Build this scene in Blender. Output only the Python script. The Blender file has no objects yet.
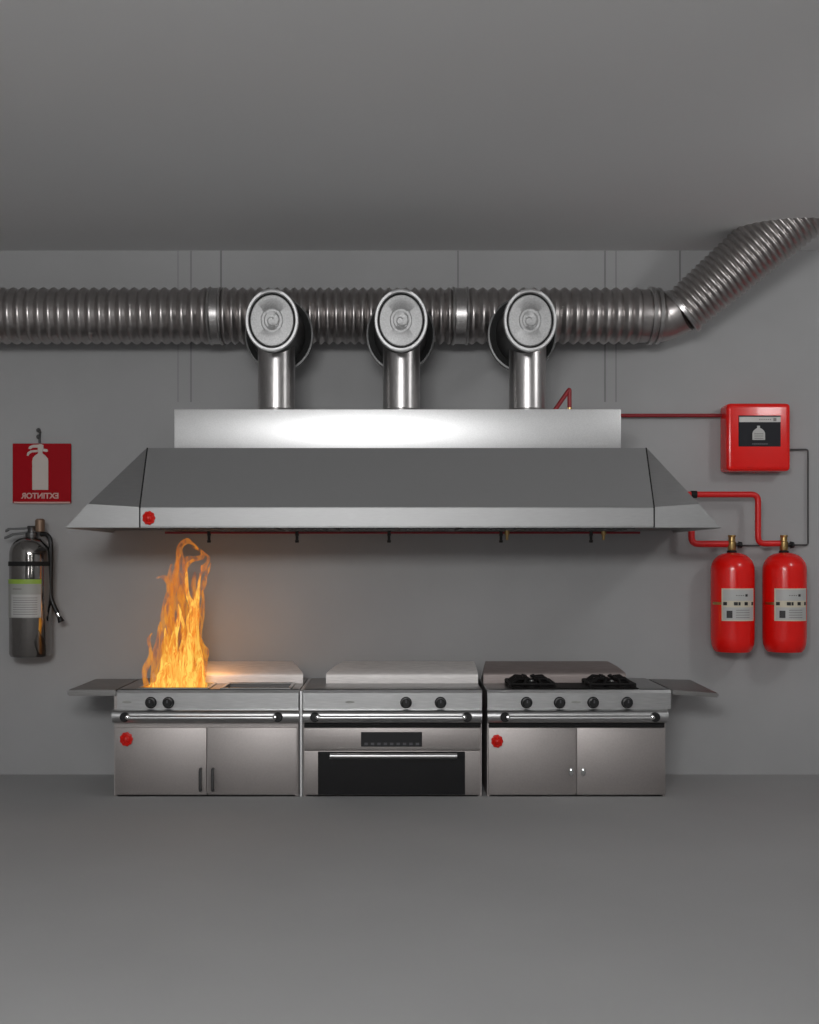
import bpy, bmesh, math, random
from mathutils import Vector, Matrix
random.seed(7)
PI = math.pi
sc = bpy.context.scene
COL = sc.collection

# ---------------------------------------------------------------- camera
D, F = 8.4, 1143.0           # distance of the lens from the wall, focal length in pixels (819 wide)
EYE = 1.576
cam_d = bpy.data.cameras.new('camera'); cam = bpy.data.objects.new('camera', cam_d); COL.objects.link(cam)
cam.location = (0, -D, EYE); cam.rotation_euler = (PI/2, 0, 0)
cam_d.sensor_fit = 'HORIZONTAL'; cam_d.sensor_width = 36; cam_d.lens = F/819*36
cam_d.shift_x = (409.5-393)/819; cam_d.shift_y = (560-512)/819
cam_d.clip_end = 100
sc.camera = cam
def S(Y): return F/(D+Y)
def X(px, Y): return (px-393)/S(Y)
def Z(py, Y): return EYE-(py-560)/S(Y)
def P(px, py, Y): return Vector((X(px, Y), Y, Z(py, Y)))

# ---------------------------------------------------------------- materials
def srgb(r, g, b):
    f = lambda c: (c/255/12.92) if c/255 <= .04045 else ((c/255+.055)/1.055)**2.4
    return (f(r), f(g), f(b), 1)
def principled(name, col, rough=.5, metal=0, coat=0, spec=.5):
    m = bpy.data.materials.new(name); m.use_nodes = True
    b = m.node_tree.nodes['Principled BSDF']
    b.inputs['Base Color'].default_value = col; b.inputs['Roughness'].default_value = rough
    b.inputs['Metallic'].default_value = metal; b.inputs['Coat Weight'].default_value = coat
    b.inputs['Specular IOR Level'].default_value = spec
    return m, m.node_tree.nodes, m.node_tree.links, b
def noise_mix(m, n, l, b, c1, c2, scale=(1, 1, 1), nscale=5, detail=4, lo=.35, hi=.65, rough=None, bump=0, dist=.01):
    tc = n.new('ShaderNodeTexCoord'); mp = n.new('ShaderNodeMapping'); mp.inputs['Scale'].default_value = scale
    l.new(tc.outputs['Object'], mp.inputs['Vector'])
    t = n.new('ShaderNodeTexNoise'); t.inputs['Scale'].default_value = nscale; t.inputs['Detail'].default_value = detail
    l.new(mp.outputs['Vector'], t.inputs['Vector'])
    r = n.new('ShaderNodeMapRange'); r.inputs['From Min'].default_value = lo; r.inputs['From Max'].default_value = hi
    l.new(t.outputs['Fac'], r.inputs['Value'])
    mx = n.new('ShaderNodeMix'); mx.data_type = 'RGBA'
    mx.inputs['A'].default_value = c1; mx.inputs['B'].default_value = c2
    l.new(r.outputs['Result'], mx.inputs['Factor']); l.new(mx.outputs['Result'], b.inputs['Base Color'])
    if rough:
        rr = n.new('ShaderNodeMapRange'); rr.inputs['To Min'].default_value = rough[0]; rr.inputs['To Max'].default_value = rough[1]
        l.new(t.outputs['Fac'], rr.inputs['Value']); l.new(rr.outputs['Result'], b.inputs['Roughness'])
    if bump:
        bp = n.new('ShaderNodeBump'); bp.inputs['Strength'].default_value = bump; bp.inputs['Distance'].default_value = dist
        l.new(t.outputs['Fac'], bp.inputs['Height']); l.new(bp.outputs['Normal'], b.inputs['Normal'])
    return mx, tc
def steel(name, v, rough, tint=(1, 1, 1), grain=(2, 2, 60), var=.12, bump=.05):
    c = lambda k: (min(1, v*k*tint[0]), min(1, v*k*tint[1]), min(1, v*k*tint[2]), 1)
    m, n, l, b = principled(name, c(1), rough, 1)
    noise_mix(m, n, l, b, c(1-var), c(1+var), grain, 6, 5, .3, .7, (rough-.06, rough+.08), bump, .002)
    return m
M = {}
M['steel'] = steel('brushed_steel', .55, .34)
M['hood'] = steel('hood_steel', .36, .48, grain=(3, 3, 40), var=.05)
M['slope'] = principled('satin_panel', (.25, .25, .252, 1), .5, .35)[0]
M['plenum'] = steel('plenum_steel', .72, .40, grain=(30, 30, 30), var=.06)
M['door'] = steel('door_steel', .42, .48, (1.05, .97, .94), (14, 14, 14), .05)
M['duct'] = steel('galvanised_duct', .45, .33, (1.04, .98, .96), (5, 5, 5), .06, .0)
M['flange'] = steel('dull_flange', .14, .45, grain=(8, 8, 8))
M['guard'] = steel('satin_guard', .74, .5, (1.02, .98, .96))
M['guard'].node_tree.nodes['Principled BSDF'].inputs['Metallic'].default_value = .35
M['guard_dark_reflection'] = steel('dark_reflection_guard', .30, .5, (1.12, .96, .92))  # darkened: the dark reflection on the right guard is put into its colour
M['guard_dark_reflection'].node_tree.nodes['Principled BSDF'].inputs['Metallic'].default_value = .6
M['tan'] = principled('dull_tan_metal', (.24, .16, .11, 1), .5, .5)[0]
M['riser'] = steel('polished_pipe', .50, .30, (1.02, .99, .98), (20, 20, 3), .1)
M['cap'] = steel('cast_cap', .48, .55, grain=(16, 16, 16), var=.16, bump=.4)
M['rim'] = steel('rim_steel', .62, .5)
M['chrome'] = steel('chrome', .8, .08, grain=(3, 3, 3), var=.04, bump=0)
M['chrome_dark_reflection'] = steel('chrome_dark_reflection', .32, .06, (1.05, 1, .96), grain=(3, 3, 3), var=.04, bump=0)  # base colour lowered to paint in the dark surroundings that chrome mirrors
M['dark_steel'] = steel('dark_steel', .16, .4)
M['top'] = steel('worktop_steel', .36, .36)
M['shelf'] = steel('shelf_steel', .30, .45, (1.0, .98, .96))
M['brass'] = principled('brass', (.55, .38, .16, 1), .35, 1)[0]
M['black'] = principled('black_plastic', (.008, .008, .009, 1), .35)[0]
M['gap'] = principled('black_rubber_and_shade', (.006, .006, .006, 1), .8)[0]  # black fittings, and shade painted into the gaps under the rails
M['iron'] = principled('cast_iron', (.012, .011, .011, 1), .6, spec=.2)[0]
M['glass'] = principled('oven_glass', (.004, .004, .005, 1), .12, 0, .3)[0]
M['screen'] = principled('oven_display', (.012, .012, .014, 1), .3)[0]
M['grey_mark'] = principled('grey_print', (.10, .10, .11, 1), .5)[0]
M['red'] = principled('red_paint', (.86, .008, .005, 1), .22, 0, .2)[0]
M['red_pipe'] = principled('red_pipe_paint', (.70, .014, .014, 1), .38)[0]
M['dark_red'] = principled('dark_red_pipe_paint', (.27, .012, .018, 1), .45)[0]
M['badge'] = principled('badge_red', (.70, .014, .008, 1), .35)[0]
M['sign_red'] = principled('sign_red', (.36, .002, .008, 1), .45, spec=.12)[0]
M['white'] = principled('white_print', (.62, .60, .58, 1), .5)[0]
M['sign_white'] = principled('sign_print', (.56, .50, .46, 1), .5)[0]
M['text_pink'] = principled('sign_letters', (.60, .36, .33, 1), .5)[0]
M['cream'] = principled('cream_label', (.66, .60, .47, 1), .5)[0]
M['label_grey'] = principled('pale_label', (.36, .36, .34, 1), .5)[0]
M['label_pale'] = principled('text_block_label', (.50, .50, .49, 1), .5)[0]
M['green'] = principled('green_stripe', (.30, .46, .06, 1), .5)[0]
M['ink'] = principled('label_ink', (.02, .018, .02, 1), .5)[0]
M['ink_soft'] = principled('faded_ink', (.22, .21, .2, 1), .6)[0]
M['panel_dark'] = principled('dark_panel', (.020, .021, .026, 1), .5, spec=.15)[0]
M['conduit'] = principled('grey_conduit', (.06, .06, .06, 1), .5)[0]
M['hose'] = principled('hose_rubber', (.008, .008, .008, 1), .45)[0]

def surface(name, base, var, seams=()):
    m, n, l, b = principled(name, base, .75, spec=.25)
    c = lambda k: (base[0]*k, base[1]*k, base[2]*k, 1)
    mx, tc = noise_mix(m, n, l, b, c(1-var), c(1+var), (1, 1, 1), 1.1, 7, .3, .7, None, .12, .01)
    out = mx.outputs['Result']
    if seams:                                        # formwork joints of the concrete, fixed on the wall
        sep = n.new('ShaderNodeSeparateXYZ'); l.new(tc.outputs['Object'], sep.inputs['Vector'])
        tot = None
        for (x, w, k, zmin) in seams:
            a = n.new('ShaderNodeMath'); a.operation = 'SUBTRACT'; a.inputs[1].default_value = x; l.new(sep.outputs['X'], a.inputs[0])
            ab = n.new('ShaderNodeMath'); ab.operation = 'ABSOLUTE'; l.new(a.outputs[0], ab.inputs[0])
            lt = n.new('ShaderNodeMath'); lt.operation = 'LESS_THAN'; lt.inputs[1].default_value = w; l.new(ab.outputs[0], lt.inputs[0])
            gz = n.new('ShaderNodeMath'); gz.operation = 'GREATER_THAN'; gz.inputs[1].default_value = zmin; l.new(sep.outputs['Z'], gz.inputs[0])
            mu = n.new('ShaderNodeMath'); mu.operation = 'MULTIPLY'; l.new(lt.outputs[0], mu.inputs[0]); l.new(gz.outputs[0], mu.inputs[1])
            mk = n.new('ShaderNodeMath'); mk.operation = 'MULTIPLY'; mk.inputs[1].default_value = k; l.new(mu.outputs[0], mk.inputs[0])
            if tot is None: tot = mk
            else:
                ad = n.new('ShaderNodeMath'); ad.operation = 'ADD'; l.new(tot.outputs[0], ad.inputs[0]); l.new(mk.outputs[0], ad.inputs[1]); tot = ad
        m2 = n.new('ShaderNodeMix'); m2.data_type = 'RGBA'; m2.inputs['B'].default_value = c(.3)
        l.new(tot.outputs[0], m2.inputs['Factor']); l.new(out, m2.inputs['A']); l.new(m2.outputs['Result'], b.inputs['Base Color'])
    return m
zs = Z(402, 0)
M['wall'] = surface('concrete_wall', (.385, .385, .388, 1), .06,
    [(X(178, 0), .006, .25, zs), (X(191, 0), .006, .45, zs), (X(221, 0), .007, .6, Z(292, 0)), (X(458, 0), .006, .5, Z(292, 0)),
     (X(605, 0), .007, .5, zs), (X(616, 0), .006, .35, zs), (X(680, 0), .007, .6, Z(300, 0))])
M['plain_wall'] = surface('plain_wall', (.42, .42, .42, 1), .04)
M['floor'] = surface('grey_floor', (.40, .40, .40, 1), .03)
M['ceiling'] = surface('painted_ceiling', (.74, .74, .74, 1), .01)

# ---------------------------------------------------------------- mesh helpers
def new(): return bmesh.new()
def box(bm, x0, x1, y0, y1, z0, z1, bev=0, seg=2):
    r = bmesh.ops.create_cube(bm, size=1)
    vs = r['verts']
    for v in vs:
        v.co = ((x0+x1)/2+v.co.x*(x1-x0), (y0+y1)/2+v.co.y*(y1-y0), (z0+z1)/2+v.co.z*(z1-z0))
    if bev:
        es = list({e for v in vs for e in v.link_edges})
        bmesh.ops.bevel(bm, geom=es, offset=bev, segments=seg, profile=.6, affect='EDGES')
def quadpoly(bm, pts, faces):
    vs = [bm.verts.new(p) for p in pts]
    for f in faces:
        try: bm.faces.new([vs[i] for i in f])
        except ValueError: pass
def prism(bm, poly, axis, a, b):
    """extrude a 2D polygon along an axis ('x': poly in y,z; 'y': poly in x,z)"""
    mk = (lambda p, t: (t, p[0], p[1])) if axis == 'x' else (lambda p, t: (p[0], t, p[1]))
    A = [bm.verts.new(mk(p, a)) for p in poly]; B = [bm.verts.new(mk(p, b)) for p in poly]
    n = len(poly)
    bm.faces.new(A); bm.faces.new(B[::-1])
    for i in range(n): bm.faces.new((A[i], B[i], B[(i+1) % n], A[(i+1) % n]))
def sweep(bm, pts, radii, seg=16, caps=True, flat=None, up=None):
    pts = [Vector(p) for p in pts]
    if not hasattr(radii, '__len__'): radii = [radii]*len(pts)
    t0 = (pts[1]-pts[0]).normalized()
    u = Vector(up) if up else (Vector((0, 0, 1)) if abs(t0.z) < .9 else Vector((0, 1, 0)))
    u = (u-t0*u.dot(t0)).normalized()
    rings = []
    for i, p in enumerate(pts):
        if i == 0: t = pts[1]-pts[0]
        elif i == len(pts)-1: t = pts[-1]-pts[-2]
        else: t = (pts[i+1]-pts[i]).normalized()+(pts[i]-pts[i-1]).normalized()
        t = t.normalized()
        u = (u-t*u.dot(t)).normalized(); w = t.cross(u)
        ru = radii[i]; rw = ru*(flat if flat else 1)
        rings.append([bm.verts.new(p+u*ru*math.cos(2*PI*k/seg)+w*rw*math.sin(2*PI*k/seg)) for k in range(seg)])
    for a, b in zip(rings, rings[1:]):
        for k in range(seg): bm.faces.new((a[k], a[(k+1) % seg], b[(k+1) % seg], b[k]))
    if caps:
        bm.faces.new(rings[0][::-1]); bm.faces.new(rings[-1])
def rounded(pts, r, n=6):
    pts = [Vector(p) for p in pts]; out = [pts[0]]
    for a, b, c in zip(pts, pts[1:], pts[2:]):
        d1, d2 = (a-b), (c-b); k = min(r, d1.length*.45, d2.length*.45)
        p, q = b+d1.normalized()*k, b+d2.normalized()*k
        for i in range(n+1):
            t = i/n; out.append(p*(1-t)**2+b*2*t*(1-t)+q*t*t)
    out.append(pts[-1]); return out
def lathe(bm, prof, loc, axis='z', seg=40, sx=1, sz=1):
    """profile (r, h) turned about an axis; axis 'y' runs towards the wall"""
    rings = []
    for r, h in prof:
        ring = []
        for k in range(seg):
            a = 2*PI*k/seg; c, s = r*math.cos(a), r*math.sin(a)
            if axis == 'z': v = (c*sx, s, h)
            elif axis == 'y': v = (c*sx, h, s*sz)
            else: v = (h, c, s)
            ring.append(bm.verts.new(Vector(loc)+Vector(v)))
        rings.append(ring)
    for a, b in zip(rings, rings[1:]):
        for k in range(seg): bm.faces.new((a[k], a[(k+1) % seg], b[(k+1) % seg], b[k]))
    bm.faces.new(rings[0][::-1]); bm.faces.new(rings[-1])
def disc(bm, c, r, depth, seg=24, dome=0):
    """disc facing the room (-y) with its back at c.y"""
    prof = [(r, 0), (r, -depth*.6), (r*.85, -depth)]
    if dome: prof += [(r*.6, -depth-dome*.7), (r*.25, -depth-dome)]
    lathe(bm, prof, c, 'y', seg)
def obj(name, bm, mat, parent=None, smooth=35):
    bmesh.ops.recalc_face_normals(bm, faces=bm.faces[:])
    me = bpy.data.meshes.new(name); bm.to_mesh(me); bm.free()
    me.materials.append(mat)
    if smooth:
        for p in me.polygons: p.use_smooth = True
        me.set_sharp_from_angle(angle=math.radians(smooth))
    o = bpy.data.objects.new(name, me); COL.objects.link(o)
    if parent is not None:
        o.parent = parent
        base = parent
        off = Vector((0, 0, 0))
        while base is not None: off += base.location; base = base.parent
        me.transform(Matrix.Translation(-off))
    return o
def tag(o, label, cat, group=None):
    o['label'] = label; o['category'] = cat
    if group: o['group'] = group
    return o
def thing(name, label, cat, loc, group=None):
    o = bpy.data.objects.new(name, None); COL.objects.link(o); o.location = loc; o.empty_display_size = .1
    return tag(o, label, cat, group)
def struct(name, bm, mat):
    o = obj(name, bm, mat, None, 0); o['kind'] = 'structure'; return o
def path_scale(o, c): pass

# ---------------------------------------------------------------- the room
CZ = Z(250.5, 0)
XL, XR, YB = -4.3, 4.6, -10.6
def slab(name, a, mat):
    bm = new(); box(bm, *a); return struct(name, bm, mat)
slab('floor', (XL-.2, XR+.2, YB-.2, .2, -.2, 0), M['floor'])
slab('ceiling', (XL-.2, XR+.2, YB-.2, .2, CZ, CZ+.2), M['ceiling'])
slab('wall_back', (XL-.2, XR+.2, 0, .2, 0, CZ), M['wall'])
slab('wall_left', (XL-.2, XL, YB, 0, 0, CZ), M['plain_wall'])
slab('wall_right', (XR, XR+.2, YB, 0, 0, CZ), M['plain_wall'])
slab('wall_front', (XL-.2, XR+.2, YB-.2, YB, 0, CZ), M['plain_wall'])

# ---------------------------------------------------------------- kitchen units
YF = -.8
TOP = Z(690, YF)
def badge(px, py, Y, parent, r=6.3):
    """round red rosette stuck to a steel front"""
    bm = new(); c = P(px, py, Y); R = r/S(Y)
    n = 18; prof = []
    rings = []
    for rr, h in ((1, 0), (1.0, -.010), (.72, -.016), (.62, -.012), (.35, -.026), (.1, -.03)):
        rings.append([bm.verts.new(c+Vector((R*rr*(1+.06*math.cos(9*2*PI*k/36)*(rr > .9))*math.cos(2*PI*k/36), h, R*1.1*rr*(1+.06*math.cos(9*2*PI*k/36)*(rr > .9))*math.sin(2*PI*k/36)))) for k in range(36)])
    for a, b in zip(rings, rings[1:]):
        for k in range(36): bm.faces.new((a[k], a[(k+1) % 36], b[(k+1) % 36], b[k]))
    bm.faces.new(rings[0][::-1]); bm.faces.new(rings[-1])
    o = obj('badge', bm, M['badge'], parent); o['label'] = 'round red rosette badge'
def knob(px, py, parent, r=5.2):
    c = P(px, py, YF-.005); R = r/S(YF)
    bm = new(); lathe(bm, [(R*1.12, 0), (R*1.12, -.008), (R*.95, -.012), (R*.85, -.045), (R*.7, -.05)], c, 'y', 28)
    k = obj('knob', bm, M['black'], parent)
    bm = new(); box(bm, c.x-.004, c.x+.004, c.y-.052, c.y-.049, c.z+R*.05, c.z+R*.65)
    obj('pointer', bm, M['grey_mark'], k, 0)
def control_front(u, x0, x1, rx0, rx1, knobs, bx0, bx1, mark):
    """fascia with knobs, the bullnose rail below it and the recessed bar in the rail"""
    bm = new()
    prism(bm, [(YF, Z(709, YF)), (YF, Z(693, YF)), (YF+.012, TOP), (YF+.06, TOP), (YF+.06, Z(709, YF))], 'x', X(x0, YF), X(x1, YF))
    obj('control_panel', bm, M['steel'], u, 30)
    for px in knobs: knob(px, 702.5, u)
    bm = new(); c = P(mark, 702, YF)
    lathe(bm, [(.032, 0), (.032, -.003), (.028, -.004)], c, 'y', 24, 1, .25)
    obj('maker_plate', bm, M['label_grey'], u)
    # rail: rounded bullnose along the whole front
    zt, zb = Z(710, YF-.04), Z(723, YF-.04)
    h = zt-zb; poly = [(YF+.06, zb), (YF+.06, zt)]
    for k in range(9):
        a = PI/2-k*PI/8
        poly.append((YF-.012-.045*max(0, math.cos(a))**.8, (zt+zb)/2+h/2*math.sin(a)))
    bm = new(); prism(bm, poly[::-1], 'x', X(rx0, YF-.04), X(rx1, YF-.04))
    rail = obj('front_rail', bm, M['steel'], u, 25)
    for px, d in ((bx0, 1), (bx1, -1)):
        c = P(px, 717, YF-.05)
        bm = new(); lathe(bm, [(.032, 0.01), (.032, -.014), (.027, -.018)], c, 'y', 24)
        br = obj('bar_bracket', bm, M['black'], rail)
        c2 = c+Vector((d*.018, 0, 0)); bm = new(); lathe(bm, [(.019, 0), (.019, -.02), (.012, -.034), (.004, -.037)], c2, 'y', 20)
        obj('bar_end', bm, M['chrome'], rail)
    bm = new(); y = YF-.05-.016
    sweep(bm, [(X(bx0, YF-.05)+.02, y, Z(717.5, YF-.05)), (X(bx1, YF-.05)-.02, y, Z(717.5, YF-.05))], .016, 14)
    obj('rail_bar', bm, M['steel'], rail)
def wedge(bm, blx, brx, tlx, trx, zl=None, roundr=False):
    """low back guard: short front lip, sloping face, tapered ends"""
    yl, yb = -.42, -.24
    z0 = TOP+.002; z1 = Z(671, yl); z2 = Z(661.5, yb)
    prof = [(yl, z0, 0), (yl, z0+(z1-z0)*.55, 0)]
    A, Bp, C = (yl, z0+(z1-z0)*.55), (yl, z1), (yl+.09, z1+(z2-z1)*.5)
    for k in range(1, 9):                            # rounded shoulder
        t = k/8; y = A[0]*(1-t)**2+2*Bp[0]*t*(1-t)+C[0]*t*t; z = A[1]*(1-t)**2+2*Bp[1]*t*(1-t)+C[1]*t*t
        prof.append((y, z, .5*max(0, (t-.3)/.7)))
    prof += [(yb-.02, z2-.003, .93), (yb, z2, 1), (yb+.03, z2, 1), (yb+.035, z2-.004, 1), (yb+.12, z0, .2)]
    B0, B1 = X(blx, yl), X(brx, yl); T0, T1 = X(tlx, yb), X(trx, yb)
    L = [bm.verts.new((B0+(T0-B0)*w, y, z)) for y, z, w in prof]; Rr = [bm.verts.new((B1+(T1-B1)*w, y, z)) for y, z, w in prof]
    n = len(prof)
    for k in range(n): bm.faces.new((L[k], Rr[k], Rr[(k+1) % n], L[(k+1) % n]))
    bm.faces.new(L[::-1]); bm.faces.new(Rr)
def well(u, x0, x1, y0, y1, depth, mat, name='pan'):
    """open pan let into the worktop, with a raised rim"""
    z = TOP; t = .012
    bm = new()
    box(bm, x0, x1, y0, y1, z-depth-t, z-depth)
    box(bm, x0, x0+t, y0, y1, z-depth, z); box(bm, x1-t, x1, y0, y1, z-depth, z)
    box(bm, x0, x1, y0, y0+t, z-depth, z); box(bm, x0, x1, y1-t, y1, z-depth, z)
    p = obj(name, bm, mat, u, 0)
    bm = new(); r = .014
    for a in ((x0-r, x1+r, y0-r, y0+r*.5), (x0-r, x1+r, y1-r*.5, y1+r), (x0-r, x0+r*.5, y0, y1), (x1-r*.5, x1+r, y0, y1)):
        box(bm, *a, z, z+.012, .004, 1)
    obj('rim', bm, M['steel'], p)
def worktop(u, x0, x1, holes=()):
    """slab with openings cut for the pans"""
    bm = new(); y0, y1 = YF+.012, -.03; z0, z1 = TOP-.03, TOP
    if not holes: box(bm, x0, x1, y0, y1, z0, z1, .004, 1)
    else:
        hy0, hy1 = holes[0][2], holes[0][3]
        box(bm, x0, x1, y0, hy0, z0, z1); box(bm, x0, x1, hy1, y1, z0, z1)
        e = x0
        for h in holes: box(bm, e, h[0], hy0, hy1, z0, z1); e = h[1]
        box(bm, e, x1, hy0, hy1, z0, z1)
    obj('worktop', bm, M['top'], u, 0)
def body(u, x0, x1, ztop, mat='door'):
    bm = new(); y0, y1 = YF+.03, -.03; t = .02
    box(bm, x0, x0+t, y0, y1, 0, ztop); box(bm, x1-t, x1, y0, y1, 0, ztop)
    box(bm, x0, x1, y1-t, y1, 0, ztop); box(bm, x0+t, x1-t, y0, y1-t, .0, .02)
    box(bm, x0+t, x1-t, y0, y0+.02, 0, ztop)
    obj('cabinet_body', bm, M[mat], u, 0)
def door(u, x0, x1, z0, z1, hpx, kind):
    bm = new(); box(bm, x0, x1, YF+.005, YF+.03, z0, z1, .005, 2)
    d = obj('door', bm, M['door'], u)
    if kind == 'bar':
        a, b = P(hpx, 769, YF), P(hpx, 790, YF)
        bm = new(); sweep(bm, rounded([(a.x, YF+.006, a.z), (a.x, YF-.028, a.z), (b.x, YF-.028, b.z), (b.x, YF+.006, b.z)], .018), .010, 10)
        h = obj('handle', bm, M['dark_steel'], d)
    else:
        c = P(hpx, 771, YF)
        bm = new(); lathe(bm, [(.010, .006), (.008, -.012), (.016, -.02), (.017, -.03), (.010, -.036)], c, 'y', 18, 1, 1.6)
        obj('handle', bm, M['chrome'], d)
def side_shelf(u, pts_top, th, mat):
    """flap shelf: four corners of its upper face, given near-left, near-right, far-right, far-left"""
    bm = new(); top = [Vector(p) for p in pts_top]; bot = [p-Vector((0, 0, th)) for p in top]
    quadpoly(bm, top+bot, [(0, 1, 2, 3), (7, 6, 5, 4), (0, 4, 5, 1), (1, 5, 6, 2), (2, 6, 7, 3), (3, 7, 4, 0)])
    bmesh.ops.bevel(bm, geom=bm.edges[:], offset=.008, segments=2, affect='EDGES')
    obj('side_shelf', bm, mat, u)

# --- left unit: two open pans
lx0, lx1 = X(117, YF), X(299, YF)
u = thing('fryer_cabinet', 'steel fryer cabinet with two open pans, one pan on fire', 'cabinet', ((lx0+lx1)/2, -.4, 0), 'steel cooking units under the hood')
holes = [(X(139, -.76), X(207, -.76), -.755, -.44), (X(222, -.76), X(289, -.76), -.755, -.44)]
worktop(u, lx0, lx1, holes)
well(u, *holes[0][:2], -.755, -.44, .05, M['steel']); well(u, *holes[1][:2], -.755, -.44, .16, M['dark_steel'])
body(u, X(113, YF), X(298, YF), TOP-.03)
control_front(u, 117, 298.5, 112, 299, (151, 168.5), 125, 278, 127)
zt, zb = Z(728, YF), .012
door(u, X(115, YF), X(206.3, YF), zb, zt, 200.8, 'bar'); door(u, X(207.7, YF), X(297, YF), zb, zt, 213, 'bar')
badge(126.5, 739, YF, u)
bm = new(); wedge(bm, 152, 303, 165, 292); obj('back_guard', bm, M['guard'], u, 30)
sx1 = lx0-.004
side_shelf(u, [P(67, 690, YF), Vector((sx1, YF, TOP)), Vector((sx1, -.08, TOP)), Vector((X(67, YF), -.08, TOP))], .040, M['shelf'])

# --- middle unit: griddle with an oven
mx0, mx1 = X(303, YF), X(482.5, YF)
u = thing('oven_range', 'steel griddle range with black glass oven door in the middle', 'oven range', ((mx0+mx1)/2, -.4, 0), 'steel cooking units under the hood')
worktop(u, mx0, mx1); 
body(u, X(303, YF), X(482, YF), TOP-.03)
control_front(u, 303, 482, 303, 482, (406, 440.5), 315, 467, 350)
bm = new(); wedge(bm, 326, 478, 343, 474); obj('back_guard', bm, M['guard'], u, 30)
bm = new(); box(bm, X(299.6, YF), X(302.6, YF), YF-.004, -.03, 0, TOP-.004, .003, 1); obj('side_trim', bm, M['plenum'], u)
bm = new(); box(bm, X(304, YF), X(481, YF), YF+.012, YF+.028, Z(727.5, YF), Z(723.5, YF)); obj('gap_shade_strip', bm, M['gap'], u, 0)  # solid black bar painting in the shade of the gap
bm = new(); box(bm, X(304, YF), X(480, YF), YF+.0, YF+.03, Z(750, YF), Z(728, YF), .004, 2); pn = obj('oven_panel', bm, M['door'], u)
bm = new(); box(bm, X(361, YF), X(422, YF), YF-.006, YF+.004, Z(746.5, YF), Z(732, YF), .002, 1); ds = obj('display', bm, M['screen'], u)
for i in range(9):
    x = X(364.5+i*6.4, YF); bm = new(); box(bm, x, x+.022, YF-.0075, YF-.005, Z(745, YF), Z(742.6, YF))
    obj('display_key', bm, M['grey_mark'], ds, 0)
bm = new()
box(bm, X(304, YF), X(480, YF), YF+.004, YF+.03, .012, Z(750.8, YF), .004, 2); dr = obj('oven_door', bm, M['door'], u)
bm = new(); box(bm, X(318, YF), X(465, YF), YF-.006, YF+.006, .016, Z(751.5, YF), .003, 1); obj('door_glass', bm, M['glass'], dr)
a, b = P(330, 756, YF-.05), P(457, 756, YF-.05)
bm = new(); sweep(bm, [a, b], .018, 16)
for p in (a+Vector((.05, 0, 0)), b-Vector((.05, 0, 0))): sweep(bm, [p, p+Vector((0, .05, 0))], .012, 10)
obj('oven_handle', bm, M['steel'], dr)

# --- right unit: four burners
rx0, rx1 = X(487, YF), X(671, YF)
u = thing('cooktop_cabinet', 'steel cabinet with four black gas burners on top', 'cabinet', ((rx0+rx1)/2, -.4, 0), 'steel cooking units under the hood')
worktop(u, rx0, rx1)
body(u, X(487.5, YF), X(666.5, YF), TOP-.03)
control_front(u, 487.5, 671, 487.5, 668, (526.5, 559.5, 593, 627), 505, 655, 576)
bm = new(); wedge(bm, 483.5, 626, 485.5, 608); obj('back_guard', bm, M['guard_dark_reflection'], u, 30)
bm = new(); box(bm, X(489, YF), X(665, YF), YF+.012, YF+.028, Z(727.5, YF), Z(723.5, YF)); obj('gap_shade_strip', bm, M['gap'], u, 0)  # black strip standing in for shade between rail and doors
door(u, X(488.5, YF), X(575.5, YF), zb, Z(728, YF), 570.5, 'knob'); door(u, X(577, YF), X(665.5, YF), zb, Z(728, YF), 582.5, 'knob')
badge(497, 741, YF, u, 5.8)
px0, px1 = X(512, -.77), X(639, -.77)
bm = new(); box(bm, px0, px1, -.775, -.435, TOP+.001, TOP+.010, .004, 1); obj('hob_plate', bm, M['iron'], u)
for bx in (X(531, -.66), X(611, -.66)):
    for by in (-.69, -.53):
        bm = new(); c = Vector((bx, by, TOP+.010))
        lathe(bm, [(.055, 0), (.055, .016), (.04, .022), (.04, .026), (.034, .034), (.014, .038)], c, 'z', 28)
        bn = obj('burner', bm, M['iron'], u)
        bm = new(); lathe(bm, [(.016, .034), (.014, .042), (.004, .045)], c, 'z', 16); obj('burner_cap', bm, M['chrome'], bn)
for gx0, gx1 in ((X(509, -.66), X(553, -.66)), (X(588, -.66), X(632, -.66))):
    bm = new(); r = .009; gz = TOP+.034
    cx = (gx0+gx1)/2
    y0, y1 = -.76, -.45
    sweep(bm, [(gx0, y0, gz), (gx1, y0, gz)], r, 8); sweep(bm, [(gx0, y1, gz), (gx1, y1, gz)], r, 8)
    sweep(bm, [(gx0, y0, gz), (gx0, y1, gz)], r, 8); sweep(bm, [(gx1, y0, gz), (gx1, y1, gz)], r, 8)
    sweep(bm, [(gx0, -.61, gz), (gx1, -.61, gz)], r, 8)
    for by in (-.69, -.53):
        for k in range(8):
            a = k*PI/4+PI/8
            sweep(bm, [(cx+.05*math.cos(a), by+.03*math.sin(a), gz+.030), (cx+.10*math.cos(a), by+.055*math.sin(a), gz+.034), (cx+.15*math.cos(a), by+.072*math.sin(a), gz)], r, 6)
    for x in (gx0, gx1):
        for y in (y0, y1, -.61): sweep(bm, [(x, y, TOP+.009), (x, y, gz)], r, 8)
    obj('pan_support', bm, M['iron'], u)
sx0 = rx1+.004
q = X(719, YF)
side_shelf(u, [Vector((sx0, YF, TOP)), Vector((q, YF, TOP-.022)), Vector((q, -.08, TOP-.006)), Vector((sx0, -.08, TOP))], .03, M['shelf'])

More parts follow.
